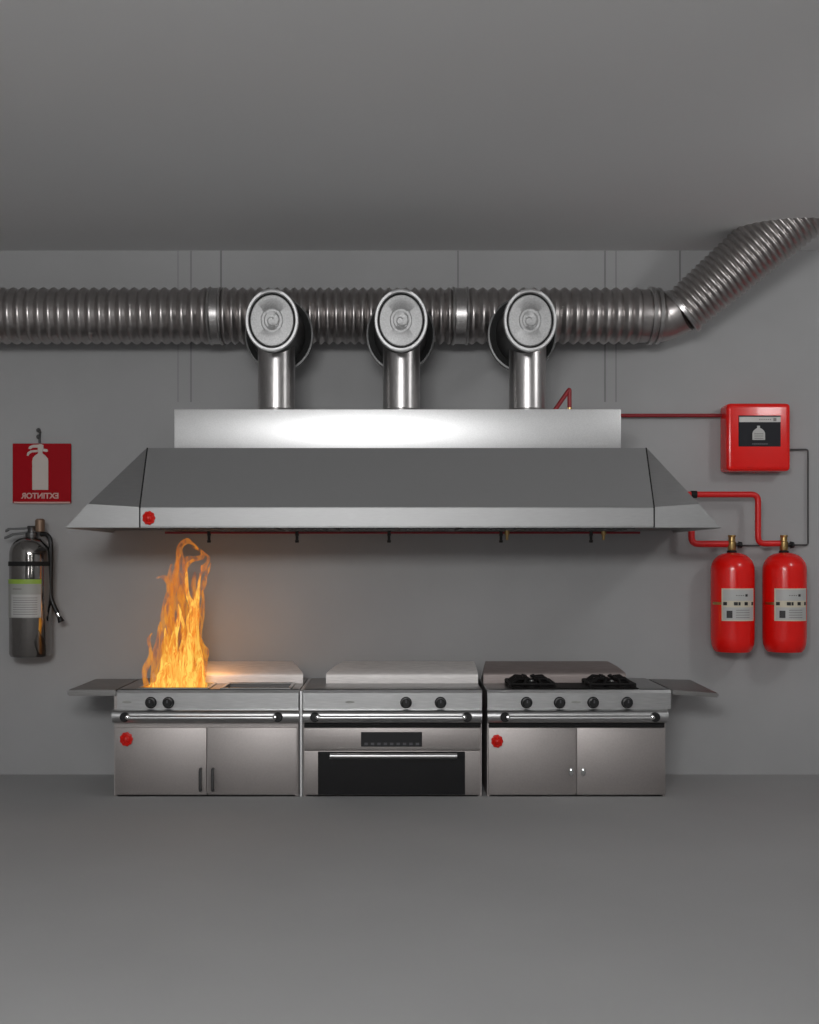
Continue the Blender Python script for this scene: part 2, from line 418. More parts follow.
# ---------------------------------------------------------------- extraction hood
YL, YT = -1.2, -.97
ZB = Z(527.5, YL)
hood = thing('extractor_hood', 'wide steel kitchen extractor hood with sloping front above the cooking units', 'extractor hood', (0, -.6, ZB))
a0, a1 = X(140.5, YL), X(653.5, YL); f1 = Z(507, YL)
t0, t1 = X(148, YT), X(645.5, YT); zt = Z(448, YT)
bm = new(); th = .012
quadpoly(bm, [(a0, YL, ZB), (a1, YL, ZB), (a1, YL, f1), (a0, YL, f1), (a0, YL+th, ZB), (a1, YL+th, ZB), (a1, YL+th, f1), (a0, YL+th, f1)],
    [(0, 1, 2, 3), (4, 7, 6, 5), (0, 4, 5, 1), (3, 2, 6, 7), (0, 3, 7, 4), (1, 5, 6, 2)])
bmesh.ops.bevel(bm, geom=[e for e in bm.edges if abs(e.verts[0].co.x-e.verts[1].co.x) > 1 and e.verts[0].co.y < YL+.001], offset=.006, segments=3, affect='EDGES')
fas = obj('front_fascia', bm, M['hood'], hood)
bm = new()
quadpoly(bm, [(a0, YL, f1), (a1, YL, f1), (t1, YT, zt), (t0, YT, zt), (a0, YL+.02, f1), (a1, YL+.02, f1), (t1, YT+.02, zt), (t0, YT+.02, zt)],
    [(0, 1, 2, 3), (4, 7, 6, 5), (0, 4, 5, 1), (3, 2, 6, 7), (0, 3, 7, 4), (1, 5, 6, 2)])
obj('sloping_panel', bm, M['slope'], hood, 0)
badge(149, 518, YL, fas, 6.2)
def hood_end(side):
    mir = lambda px: px if side < 0 else 787-px
    g = .009*side
    A = P(mir(65.8), 527.5, YL); A.z = ZB
    B = P(mir(88), 504, YL)
    Ct = Vector(((a0 if side < 0 else a1)+g, YL, f1-.036)); Cb = Vector(((a0 if side < 0 else a1)+g, YL, ZB))
    Cu = Vector(((a0 if side < 0 else a1)+g, YL, f1))
    T = Vector(((t0 if side < 0 else t1)+g, YT, zt))
    Yw = -.006
    Aw, Bw, Tw = Vector((A.x, Yw, A.z)), Vector((B.x, Yw, B.z)), Vector((T.x, Yw, T.z))
    Cw = Vector((Cb.x, Yw, ZB))
    bm = new()
    quadpoly(bm, [A, B, Ct, Cb, T, Aw, Bw, Tw, Cu, Cw], [(0, 3, 2, 1), (1, 2, 8, 4), (0, 1, 6, 5), (1, 4, 7, 6)])
    bmesh.ops.remove_doubles(bm, verts=bm.verts[:], dist=1e-5)
    o = obj('end_panel', bm, M['hood'], hood, 0)
    md = o.modifiers.new('thickness', 'SOLIDIFY'); md.thickness = .008; md.offset = -1
    # dark seam strip between the end panel and the front
    bm = new()
    x = (a0 if side < 0 else a1); 
    sweep(bm, [(x+g*.5, YL+.004, ZB), (x+g*.5, YL+.004, f1), ((t0 if side < 0 else t1)+g*.5, YT+.004, zt)], .0055, 6)
    obj('seam', bm, M['gap'], hood, 0)
hood_end(-1); hood_end(1)
# roof of the canopy and its underside
bm = new(); box(bm, t0, t1, YT+.005, -.006, zt-.012, zt, .002, 1); obj('canopy_top', bm, M['hood'], hood)
bm = new(); box(bm, X(67, YL)+.03, X(720, YL)-.03, YL+.02, -.006, ZB+.012, ZB+.024)
und = obj('canopy_underside', bm, M['dark_steel'], hood, 0)
for k in range(8):
    x0 = X(150, YL)+.02+k*(X(644, YL)-X(150, YL))/8; w = (X(644, YL)-X(150, YL))/8-.03
    bm = new(); box(bm, x0, x0+w, -1.0, -.3, ZB-.004, ZB+.012, .004, 1)
    for j in range(9):
        xx = x0+.03+j*(w-.06)/9; box(bm, xx, xx+(w-.06)/18, -.96, -.34, ZB-.010, ZB-.004)
    obj('grease_filter', bm, M['dark_steel'], und, 0)
# plenum box on top
YP = -.93
bm = new(); box(bm, X(174, YP), X(621, YP), YP, -.01, zt, Z(409, YP), .006, 2)
obj('plenum_box', bm, M['plenum'], hood)
ptop = Z(409, YP)

# ---------------------------------------------------------------- nozzle pipe under the hood
YN = -.62
zn = ZB-.019
sp = thing('nozzle_pipe', 'thin red pipe with dark nozzles hanging under the hood', 'sprinkler pipe', (0, YN, zn))
bm = new(); sweep(bm, [(X(165, YN), YN, zn), (X(640, YN), YN, zn)], .008, 10); obj('pipe', bm, M['dark_red'], sp)
for px in (209, 297, 389, 501, 591):
    c = Vector((X(px, YN), YN, zn))
    bm = new(); lathe(bm, [(.013, .012), (.013, -.02), (.010, -.022), (.010, -.05), (.015, -.052), (.012, -.068)], c, 'z', 14)
    obj('nozzle', bm, M['black'], sp)
for px in (507, 603.5):
    c = Vector((X(px, YN), YN, zn))
    bm = new(); lathe(bm, [(.018, .014), (.018, -.014), (.011, -.016), (.009, -.05)], c, 'z', 14)
    o = obj('link', bm, M['brass'], sp); o['label'] = 'short brass link'

# ---------------------------------------------------------------- ducts
YD, DZ = -.30, Z(316, -.30)
RD = 26.5/S(YD)
duct = thing('exhaust_duct', 'long ribbed metal duct along the wall, bending up to the ceiling at right', 'duct', (0, YD, DZ))
def corrugated(bm, A, B, r0, r1, pitch, amp, seg=40, per=6, caps=True):
    A, B = Vector(A), Vector(B); L = (B-A).length; n = max(1, int(L/pitch)); pts, rad = [], []
    for i in range(n*per+1):
        t = i/(n*per); pts.append(A.lerp(B, t))
        w = .5-.5*math.cos(2*PI*i/per)
        rad.append(r0+(r1-r0)*t+amp*(w**.8-.5))
    sweep(bm, pts, rad, seg, caps)
xe = X(640, YD)
for (xa, xb, pitch) in ((X(-60, YD), X(211, YD), .0705), (X(222, YD), X(453, YD), .060), (X(467, YD), xe, .0705)):
    bm = new(); corrugated(bm, (xa, YD, DZ), (xb, YD, DZ), RD, RD, pitch, .022)
    obj('ribbed_pipe', bm, M['duct'], duct, 60)
for (xa, xb) in ((X(210, YD), X(223, YD)), (X(452, YD), X(468, YD))):
    bm = new(); w = xb-xa
    lathe(bm, [(RD*.96, 0), (RD*1.07, .0), (RD*1.09, .012), (RD*1.04, .022), (RD*1.04, w-.022), (RD*1.09, w-.012), (RD*1.07, w), (RD*.96, w)], (xa, YD, DZ), 'x', 40)
    obj('coupling', bm, M['riser'], duct)
# elbow and rising length
E0 = Vector((xe, YD, DZ)); E1 = Vector((X(668, YD), YD, DZ))
Q0 = P(683, 311, -.36); Q1 = P(752.5, 251, -.52); dq = (Q1-Q0).normalized()
Q2 = Q1+dq*.62
bm = new(); pth = rounded([E0-Vector((.01, 0, 0)), E1, Q0+dq*.02], .10, 8)
sweep(bm, pth, [RD*(.99-.16*i/(len(pth)-1)) for i in range(len(pth))], 40, True); obj('elbow', bm, M['duct'], duct, 60)
for (c, d, r) in ((P(650, 316, YD), Vector((1, 0, 0)), 1.08), (P(657, 316, YD), Vector((1, 0, 0)), 1.05), (Q0-dq*.0, dq, .97)):
    bm = new(); sweep(bm, [c-d*.016, c-d*.012, c+d*.012, c+d*.016], [RD*r*.97, RD*r, RD*r, RD*r*.97], 40); obj('ring', bm, M['riser'], duct, 40)
bm = new(); corrugated(bm, Q0, Q2, RD*.88, RD*1.17, .040, .013); obj('rising_ribbed_pipe', bm, M['duct'], duct, 60)

def riser(px, cappx, where):
    YR, YC = -.66, -.955
    cc = P(cappx, 320.5, YC)
    x = cc.x
    t = thing('duct_riser', f'steel elbow pipe with round end cap, {where}', 'duct', (x, YR, ptop), 'elbow pipes between hood and duct')
    r = 18.5/S(YR)
    bm = new(); lathe(bm, [(r*1.06, ptop), (r*1.06, ptop+.02), (r, ptop+.03), (r, cc.z-.05)], (X(px, YR), YR, 0), 'z', 40); obj('riser_pipe', bm, M['riser'], t)
    rx, k = 26.3/S(YC), 1.185
    bm = new()
    lathe(bm, [(rx*.80, .0), (rx*.86, .03), (rx*.9, .06), (rx*.92, .30), (rx*1.08, -YC-.50)], cc, 'y', 48, 1, k)
    obj('elbow_body', bm, M['flange'], t)
    bm = new()                                    # rim as a closed ring
    prof = [(rx*.90, .02), (rx*1.0, .02), (rx*1.02, .004), (rx*1.015, -.012), (rx*.985, -.017), (rx*.91, -.017), (rx*.885, -.012), (rx*.875, .006)]
    rings = []
    for q, h in prof: rings.append([bm.verts.new(cc+Vector((q*math.cos(2*PI*j/56), h, q*k*math.sin(2*PI*j/56)))) for j in range(56)])
    for i in range(len(rings)):
        A, B = rings[i], rings[(i+1) % len(rings)]
        for j in range(56): bm.faces.new((A[j], A[(j+1) % 56], B[(j+1) % 56], B[j]))
    obj('cap_rim', bm, M['rim'], t, 40)
    bm = new(); lathe(bm, [(rx*.90, .03), (rx*.90, .016), (rx*.86, .014)], cc, 'y', 48, 1, k); obj('cap_groove', bm, M['gap'], t)
    bm = new(); prof = [(rx*.83, .022), (rx*.83, .0), (rx*.80, -.005), (rx*.42, -.006), (rx*.39, -.010), (rx*.30, -.010), (rx*.27, -.006), (rx*.02, -.006)]
    lathe(bm, prof, cc, 'y', 48, 1, k); cp = obj('end_cap', bm, M['cap'], t)
    # raised swirl cast into the cap
    bm = new(); pts = []
    for j in range(26):
        a = j/25*3.6*PI*.6+.6; q = rx*(.08+.22*j/25); pts.append(cc+Vector((q*math.cos(a), -.0075, q*math.sin(a))))
    sweep(bm, pts, .0035, 8); obj('swirl', bm, M['cap'], cp)
    # flange behind
    yf = -.50; rf = rx*1.38
    bm = new(); lathe(bm, [(rf*.9, 0), (rf, .005), (rf, .045), (rf*.9, .05)], (x, yf, cc.z), 'y', 48, 1, 1.10); obj('flange', bm, M['flange'], t)
    bm = new(); lathe(bm, [(rf*.95, 0), (rf*.95, .02)], (x, yf-.012, cc.z), 'y', 48, 1, 1.10); obj('gasket', bm, M['gap'], t)
    bm = new(); sweep(bm, rounded([(x, yf+.04, cc.z), (x, -.24, cc.z), (x, -.24, DZ-RD*.6)], .12, 8), rf*.62, 36); obj('branch', bm, M['flange'], t)
riser(276.5, 272, 'above the flames, nearest the extinguisher sign')
riser(401.5, 401, 'middle one of the three on the hood')
riser(527.5, 530, 'on the hood nearest the red control box')

# ---------------------------------------------------------------- red pipes and control box
vb = thing('red_vent_tube', 'short bent red tube rising from the hood top beside the last riser', 'pipe', (X(570, -.7), -.7, ptop))
c = P(569.5, 406, -.7); c.z = ptop
bm = new(); sweep(bm, rounded([c+Vector((0, 0, .02)), Vector((c.x, -.7, Z(389, -.7))), Vector((X(553, -.7), -.7, ptop+.004))], .01, 3), .0145, 12); obj('tube', bm, M['dark_red'], vb)
bm = new(); lathe(bm, [(.024, 0), (.024, .02), (.017, .022), (.017, .04)], c, 'z', 16); o = obj('fitting', bm, M['brass'], vb); o['label'] = 'brass fitting'

YX = -.19
bx0, bx1, bz0, bz1 = X(729, YX), X(791, YX), Z(471, YX), Z(403, YX)
cb = thing('control_box', 'red fire suppression control box on the wall above the cylinders', 'control box', ((bx0+bx1)/2, 0, bz0))
bx0 = X(727, YX)
bm = new(); box(bm, bx0, bx1, YX, 0, bz0, bz1, .035, 4); bdy = obj('housing', bm, M['red'], cb)
YY = YX-.003
bm = new(); box(bm, X(738.5, YX), X(780.5, YX), YX-.004, YX+.01, Z(446.5, YX), Z(415.5, YX), .002, 1); pn = obj('display_panel', bm, M['panel_dark'], cb)
bm = new(); box(bm, X(739, YX), X(780.3, YX), YX-.007, YX-.003, Z(422.2, YX), Z(417, YX)); st = obj('status_strip', bm, M['white'], pn, 0)
bm = new()
box(bm, X(773, YX), X(776, YX), YX-.0085, YX-.006, Z(421.2, YX), Z(418.2, YX))
for i in range(6): box(bm, X(759+i*2.1, YX), X(760.1+i*2.1, YX), YX-.0085, YX-.006, Z(420.1, YX), Z(419.2, YX))
obj('printed_marks', bm, M['ink_soft'], st, 0)
ic = [(-6.3, 9), (-6.3, 2.2), (-5.4, 0), (-3, -2.2), (-1.6, -3), (-1.6, -5.2), (1.2, -5.2), (1.2, -3), (3.2, -2), (5.3, 0), (6.3, 2.2), (6.3, 9)]
bm = new(); prism(bm, [(X(758.5+a, YX), Z(431+b, YX)) for a, b in ic], 'y', YX-.007, YX-.003); icn = obj('icon', bm, M['label_pale'], pn, 0)
bm = new()
for i in range(3): box(bm, X(754, YX), X(763, YX), YX-.0085, YX-.006, Z(434.3+i*2.2, YX), Z(433.6+i*2.2, YX))
obj('icon_lines', bm, M['ink_soft'], icn, 0)
bm = new()
for i in range(8): box(bm, X(752+i*2, YX), X(753.4+i*2, YX), YX-.006, YX-.003, Z(444.6, YX), Z(443.4, YX))
obj('caption_marks', bm, M['grey_mark'], pn, 0)

def pipe(name, label, pts, r, mat, rr=.05):
    bm = new(); sweep(bm, rounded(pts, rr, 8), r, 14); o = obj(name, bm, mat); return tag(o, label, 'pipe')
Yp = -.06
pipe('control_pipe', 'thin red pipe running straight from the hood top to the control box', [P(585, 426, -.05), P(585, 415.5, -.05), P(727, 415.5, -.05)], .0135, M['dark_red'])
# conduit
pipe('conduit', 'thin grey conduit from the control box down to the right cylinder valve',
     [P(790, 449.5, -.03), P(808, 449.5, -.03), P(808, 545, -.03), P(791, 545, -.03)], .0065, M['conduit'], .02)
pipe('conduit_link', 'short thin grey conduit between the two red cylinder valves', [P(742, 545.5, -.03), P(760, 545.5, -.03)], .0065, M['conduit'])
YG = -.17
up = thing('discharge_pipe', 'stepped red pipe from the hood side to the right cylinder valve', 'pipe', P(758, 494, YG), 'red discharge pipes of the two cylinders')
bm = new(); sweep(bm, rounded([P(645, 494.5, YG), P(758, 494.5, YG), P(758, 543.5, YG), P(781, 543.5, YG)], .05, 8), .0215, 16); obj('pipe', bm, M['red_pipe'], up)
bm = new(); c = P(692.5, 494.5, YG); sweep(bm, [c-Vector((.012, 0, 0)), c+Vector((.03, 0, 0))], .027, 16); o = obj('collar', bm, M['gap'], up); o['label'] = 'black collar at the hood'
lp = thing('discharge_pipe', 'short L-shaped red pipe from under the hood to the left cylinder valve', 'pipe', P(691, 543, YG), 'red discharge pipes of the two cylinders')
bm = new(); sweep(bm, rounded([P(660, 518, YG), P(691.5, 518, YG), P(691.5, 544, YG), P(731, 544, YG)], .05, 8), .0235, 16); obj('pipe', bm, M['red_pipe'], lp)

YCy = -.18
def cylinder(cx, label):
    r = 21.3/S(YCy); x = X(cx, YCy); zb_, zt_ = Z(651.5, YCy), Z(552.5, YCy)
    t = thing('gas_cylinder', label, 'cylinder', (x, YCy, zb_), 'red suppression cylinders on the wall')
    prof = [(r*.1, zb_+.012), (r*.72, zb_+.004), (r*.80, zb_), (r*.9, zb_+.02), (r*.975, zb_+.055), (r, zb_+.1)]
    h = zt_
    for k in range(9):
        a = k*PI/16; prof.append((r*max(.05, math.cos(a))**.75 if k else r, h-.125+.125*math.sin(a)))
    prof.append((.03, h)); prof = [p for p in prof if p[0] > .02]
    bm = new(); lathe(bm, prof, (x, YCy, 0), 'z', 56); obj('body', bm, M['red'], t, 50)
    bm = new(); lathe(bm, [(.034, zt_-.012), (.034, zt_+.012), (.026, zt_+.014), (.026, zt_+.035)], (x-.005, YCy, 0), 'z', 20); obj('neck', bm, M['gap'], t)
    bm = new(); zv = Z(549, YCy)
    lathe(bm, [(.026, zv-.01), (.03, zv), (.03, zv+.05), (.024, zv+.055), (.024, zv+.085), (.03, zv+.09), (.026, zv+.1)], (x-.005, YCy, 0), 'z', 18)
    v = obj('valve', bm, M['brass'], t)
    bm = new(); sweep(bm, [(x+.015, YCy, Z(545, YCy)), (x+.04, YCy, Z(545, YCy)), (x+.042, YCy, Z(545, YCy)), (x+.066, YCy, Z(545, YCy))], [.013, .013, .026, .022], 16)
    obj('valve_knob', bm, M['black'], v)
    # label wrapped on the front, turned a little to the right
    def wrap(name, mat, u0, u1, v0, v1, dr, par):
        bm = new(); n = max(2, int(abs(u1-u0)/2)+1); A, B, C, D_ = [], [], [], []
        for i in range(n+1):
            s = (u0+(u1-u0)*i/n)/21.8; s = max(-.999, min(.999, s)); an = math.asin(s)
            for (lst, rr, py) in ((A, r+dr, v0), (B, r+dr, v1), (C, r-.002, v0), (D_, r-.002, v1)):
                lst.append(bm.verts.new((x+rr*math.sin(an), YCy-rr*math.cos(an), Z(py, YCy))))
        for i in range(n):
            bm.faces.new((A[i], A[i+1], B[i+1], B[i])); bm.faces.new((A[i], C[i], C[i+1], A[i+1])); bm.faces.new((B[i], B[i+1], D_[i+1], D_[i])); bm.faces.new((C[i], D_[i], D_[i+1], C[i+1]))
        bm.faces.new((A[0], B[0], D_[0], C[0])); bm.faces.new((A[n], C[n], D_[n], B[n]))
        return obj(name, bm, mat, par, 30)
    lb = wrap('label', M['cream'], -15.4, 16.6, 588, 620, .003, t)
    wrap('label_field', M['label_pale'], -14.2, 15.6, 589.3, 600, .0042, lb); wrap('label_field', M['label_pale'], -14.2, 15.6, 606.5, 618.7, .0042, lb)
    for (u0, u1) in ((-14, -11), (-5, -1.2), (-.6, 1.4), (5.6, 9), (13.6, 15.6)): wrap('label_symbol', M['ink'], u0, u1, 601.3, 604.6, .0055, lb)
    wrap('label_symbol', M['ink'], -11.3, -6.2, 609.8, 617, .0055, lb); wrap('label_symbol', M['ink'], 6.4, 8.8, 593.6, 596, .0055, lb)
    for k in range(4): wrap('label_print', M['ink_soft'], -3+k*2.2, -1.5+k*2.2, 594.4, 595.3, .0055, lb)
    for k in range(4): wrap('label_print', M['ink_soft'], -3, 11, 609+k*2.4, 609.6+k*2.4, .0055, lb)
    wrap('clamp', M['brass'], -21, -15.6, 601.6, 604.2, .006, t)
    bm = new(); box(bm, x-.07, x+.07, YCy+r*.8, 0, Z(606, YCy), Z(600, YCy), .004, 1); obj('wall_bracket', bm, M['dark_steel'], t)
cylinder(732.5, 'red gas cylinder with the short L-shaped pipe, next to the hood')
cylinder(784.5, 'red gas cylinder farther from the hood, joined to the grey conduit')

# ---------------------------------------------------------------- extinguisher sign
YS = -.03
sg = thing('extinguisher_sign', 'square red fire extinguisher sign with white pictogram on the wall', 'sign', P(41.5, 503, 0))
bm = new(); box(bm, X(12.5, YS), X(70.8, YS), YS, YS+.016, Z(503, YS), Z(443.5, YS), .003, 1); brd = obj('board', bm, M['sign_red'], sg)
bm = new(); box(bm, X(14, YS), X(70.3, YS), YS-.006, YS+.018, Z(503.5, YS), Z(501.8, YS), .001, 1); obj('lower_edge', bm, M['text_pink'], brd)
def flat(name, polys, ox, oy, sx, sy, mat, par, Y, d=.004):
    bm = new()
    for pl in polys: prism(bm, [(X(ox+a*sx, Y), Z(oy+b*sy, Y)) for a, b in pl], 'y', Y-d, Y+.002)
    return obj(name, bm, mat, par, 0)
k = 90/819
bodyp = [(295, 590), (295, 330), (300, 300), (320, 278), (348, 258), (348, 226), (388, 226), (388, 258), (415, 280), (436, 305), (440, 330), (440, 590)]
lever1 = [(258, 214), (272, 192), (305, 180), (350, 178), (372, 172), (396, 182), (396, 226), (345, 226), (345, 206), (300, 206), (276, 220)]
lever2 = [(243, 278), (252, 250), (280, 232), (345, 226), (345, 246), (290, 250), (268, 266), (258, 282)]
lever3 = [(390, 214), (432, 222), (438, 238), (425, 246), (390, 240)]
flat('pictogram', [bodyp, lever1, lever2, lever3], 0, 425, k, k, M['sign_white'], sg, YS)
fc = bpy.data.curves.new('lettering', 'FONT'); fc.body = 'EXTINTOR'; fc.align_x = 'CENTER'; fc.size = .075; fc.extrude = .002; fc.offset = .0022
fo = bpy.data.objects.new('tmp', fc); COL.objects.link(fo); bpy.context.view_layer.update()
me = bpy.data.meshes.new_from_object(fo.evaluated_get(bpy.context.evaluated_depsgraph_get())); bpy.data.objects.remove(fo)
xs = [v.co.x for v in me.vertices]; wd = max(xs)-min(xs); hg = max(v.co.y for v in me.vertices)
tw, thh = 37.5/S(YS), 5.6/S(YS)
ct = P(40.3, 498.4, YS)
bm = new(); bm.from_mesh(me); bpy.data.meshes.remove(me)
for v in bm.verts:                                # the sign's word stands mirror-reversed in the picture
    v.co = Vector((ct.x-v.co.x*tw/wd, YS-.003-v.co.z, ct.z+v.co.y*thh/hg))
obj('lettering', bm, M['text_pink'], sg, 0)
bm = new(); c = P(39.5, 443, YS+.008)
sweep(bm, [c, c+Vector((0, 0, .04)), c+Vector((0, .012, .075)), c+Vector((0, .03, .085))], .008, 10)
lathe(bm, [(.012, .022), (.016, .0), (.010, -.012)], P(39.3, 437, 0)+Vector((0, -.024, 0)), 'y', 16)
lathe(bm, [(.012, .022), (.016, .0), (.010, -.012)], P(39.3, 430.5, 0)+Vector((0, -.024, 0)), 'y', 16)
obj('hanger', bm, M['conduit'], sg)

# ---------------------------------------------------------------- fire extinguisher on the left
YE = -.18
x = X(30.5, YE); r = 20.5/S(YE)
ex = thing('fire_extinguisher', 'chrome fire extinguisher with black hose hanging under the red sign', 'fire extinguisher', (x, YE, Z(656, YE)))
zb_, zt_ = Z(656, YE), Z(537, YE)
prof = [(r*.85, zb_+.006), (r*.93, zb_), (r, zb_+.02), (r, zt_-.13)]
for k in range(1, 9):
    a = k*PI/16; prof.append((max(.035, r*math.cos(a)**.7 if k < 8 else .035), zt_-.13+.13*math.sin(a)))
bm = new(); lathe(bm, prof, (x, YE, 0), 'z', 64); obj('cylinder_body', bm, M['chrome_dark_reflection'], ex, 50)
def ewrap(name, mat, u0, u1, v0, v1, dr, par, full=False):
    bm = new(); n = 28; A, B, C, D_ = [], [], [], []
    for i in range(n+1):
        an = u0+(u1-u0)*i/n
        for (lst, rr, py) in ((A, r+dr, v0), (B, r+dr, v1), (C, r-.002, v0), (D_, r-.002, v1)):
            lst.append(bm.verts.new((x+rr*math.sin(an), YE-rr*math.cos(an), Z(py, YE))))
    for i in range(n):
        bm.faces.new((A[i], A[i+1], B[i+1], B[i])); bm.faces.new((A[i], C[i], C[i+1], A[i+1])); bm.faces.new((B[i], B[i+1], D_[i+1], D_[i])); bm.faces.new((C[i], D_[i], D_[i+1], C[i+1]))
    bm.faces.new((A[0], B[0], D_[0], C[0])); bm.faces.new((A[n], C[n], D_[n], B[n]))
    return obj(name, bm, mat, par, 30)
lb = ewrap('label', M['label_grey'], -1.35, .82, 579, 617, .003, ex)
ewrap('label_stripe', M['green'], -1.35, .82, 579, 583.5, .0042, lb)
ewrap('label_text_block', M['label_pale'], -.72, .79, 594, 616, .0042, lb)
for k in range(8): ewrap('label_print', M['ink_soft'], -.58, .62, 597+k*2.3, 597.6+k*2.3, .0052, lb)
ewrap('label_print', M['ink_soft'], -.6, -.1, 588, 589, .0052, lb)
ewrap('strap', M['gap'], -PI, PI*.999, 561.5, 566, .006, ex)
bm = new(); box(bm, x-.05, x+.05, -.03, 0, Z(600, YE), Z(548, YE), .004, 1); box(bm, x-.03, x+.03, YE+r*.9, -.01, Z(566, YE), Z(561, YE)); obj('wall_bracket', bm, M['dark_steel'], ex)
bm = new(); lathe(bm, [(.04, zt_-.01), (.045, zt_), (.045, zt_+.03), (.03, zt_+.035), (.03, zt_+.06), (.036, zt_+.07), (.03, zt_+.08)], (x+.01, YE, 0), 'z', 20)
hd = obj('valve_head', bm, M['dark_steel'], ex)
bm = new(); c = P(40, 525, YE); lathe(bm, [(.03, -.05), (.034, -.045), (.034, .035), (.024, .045)], c, 'z', 20); o = obj('valve_cap', bm, M['tan'], hd); o['label'] = 'tan valve cap'
def lever(pts, w, h):
    bm = new(); L = [P(a, b, YE) for a, b in pts]
    for i, p in enumerate(L): pass
    n = len(L); V = []
    for p in L: V.append([bm.verts.new(p+Vector((0, dy, dz))) for dy, dz in ((-w, -h), (w, -h), (w, h), (-w, h))])
    for a, b in zip(V, V[1:]):
        for j in range(4): bm.faces.new((a[j], a[(j+1) % 4], b[(j+1) % 4], b[j]))
    bm.faces.new(V[0][::-1]); bm.faces.new(V[-1])
    return obj('lever', bm, M['dark_steel'], hd, 30)
lever([(38, 527), (26, 528.5), (15, 529), (9, 529), (6, 531)], .018, .008); lever([(36, 532), (24, 533), (13, 534.5), (5, 538)], .018, .008)
bm = new()
hp = [P(41, 534.5, YE), P(46, 534.5, YE-.01), P(50, 539, YE-.02), P(51, 550, YE-.02), P(51, 565, YE-.01), P(50.5, 585, YE), P(51, 597, YE), P(54, 606, YE), P(57.5, 613, YE)]
sm = []
for i in range(len(hp)-1):                       # smooth curve through the hose points
    p0, p1, p2, p3 = hp[max(0, i-1)], hp[i], hp[i+1], hp[min(len(hp)-1, i+2)]
    for j in range(6):
        t = j/6; sm.append(.5*((2*p1)+(p2-p0)*t+(2*p0-5*p1+4*p2-p3)*t*t+(3*p1-p0-3*p2+p3)*t**3))
sm.append(hp[-1])
sweep(bm, sm, .0165, 14); hs = obj('hose', bm, M['hose'], ex)
d = (P(61, 621, YE)-P(57.5, 613, YE)).normalized()
bm = new(); sweep(bm, [hp[-1], hp[-1]+d*.03], .018, 14); o = obj('hose_ferrule', bm, M['chrome'], hs); o['label'] = 'chrome ferrule'
bm = new(); sweep(bm, [hp[-1]+d*.03, hp[-1]+d*.07], [.015, .024], 14); obj('hose_nozzle', bm, M['hose'], hs)

# ---------------------------------------------------------------- fire
def flame_mat(name, hot, cool, strength, a_lo, a_hi, zlo, zhi):
    m = bpy.data.materials.new(name); m.use_nodes = True; n, l = m.node_tree.nodes, m.node_tree.links; n.clear()
    out = n.new('ShaderNodeOutputMaterial'); em = n.new('ShaderNodeEmission'); tr = n.new('ShaderNodeBsdfTransparent'); mx = n.new('ShaderNodeMixShader')
    tc = n.new('ShaderNodeTexCoord'); mp = n.new('ShaderNodeMapping'); mp.inputs['Scale'].default_value = (22, 22, 3.4)
    nz = n.new('ShaderNodeTexNoise'); nz.inputs['Scale'].default_value = 1.6; nz.inputs['Detail'].default_value = 4; nz.inputs['Distortion'].default_value = 1.1
    l.new(tc.outputs['Object'], mp.inputs['Vector']); l.new(mp.outputs['Vector'], nz.inputs['Vector'])
    sep = n.new('ShaderNodeSeparateXYZ'); l.new(tc.outputs['Object'], sep.inputs['Vector'])
    hz = n.new('ShaderNodeMapRange'); hz.inputs['From Min'].default_value = zlo; hz.inputs['From Max'].default_value = zhi; l.new(sep.outputs['Z'], hz.inputs['Value'])
    nr = n.new('ShaderNodeMapRange'); nr.inputs['From Min'].default_value = .40; nr.inputs['From Max'].default_value = .61; l.new(nz.outputs['Fac'], nr.inputs['Value'])
    # heat = streaks fading with height
    ad = n.new('ShaderNodeMath'); ad.operation = 'MULTIPLY_ADD'; ad.inputs[1].default_value = -.55; l.new(hz.outputs['Result'], ad.inputs[0]); l.new(nr.outputs['Result'], ad.inputs[2])
    ramp = n.new('ShaderNodeValToRGB'); e = ramp.color_ramp.elements
    e[0].position = -.0; e[0].color = cool; e[1].position = .75; e[1].color = hot
    l.new(ad.outputs[0], ramp.inputs['Fac']); l.new(ramp.outputs['Color'], em.inputs['Color']); em.inputs['Strength'].default_value = strength
    al = n.new('ShaderNodeMapRange'); al.inputs['From Min'].default_value = -.45; al.inputs['From Max'].default_value = .75
    al.inputs['To Min'].default_value = a_lo; al.inputs['To Max'].default_value = a_hi; l.new(ad.outputs[0], al.inputs['Value'])
    l.new(al.outputs['Result'], mx.inputs['Fac']); l.new(tr.outputs[0], mx.inputs[1]); l.new(em.outputs[0], mx.inputs[2]); l.new(mx.outputs[0], out.inputs['Surface'])
    return m
fz0 = TOP-.03
fire = thing('fire', 'tall orange and yellow flames burning in the fryer pan', 'fire', (X(172, -.6), -.6, fz0))
H = Z(541, -.6)-fz0
M['flame_hot'] = flame_mat('flame_core', (1.0, .64, .12, 1), (.90, .20, .015, 1), 1.1, .03, .92, .05, H*.95)
M['flame_soft'] = flame_mat('flame_veil', (.95, .38, .04, 1), (.72, .15, .015, 1), .88, .0, .50, .0, H)
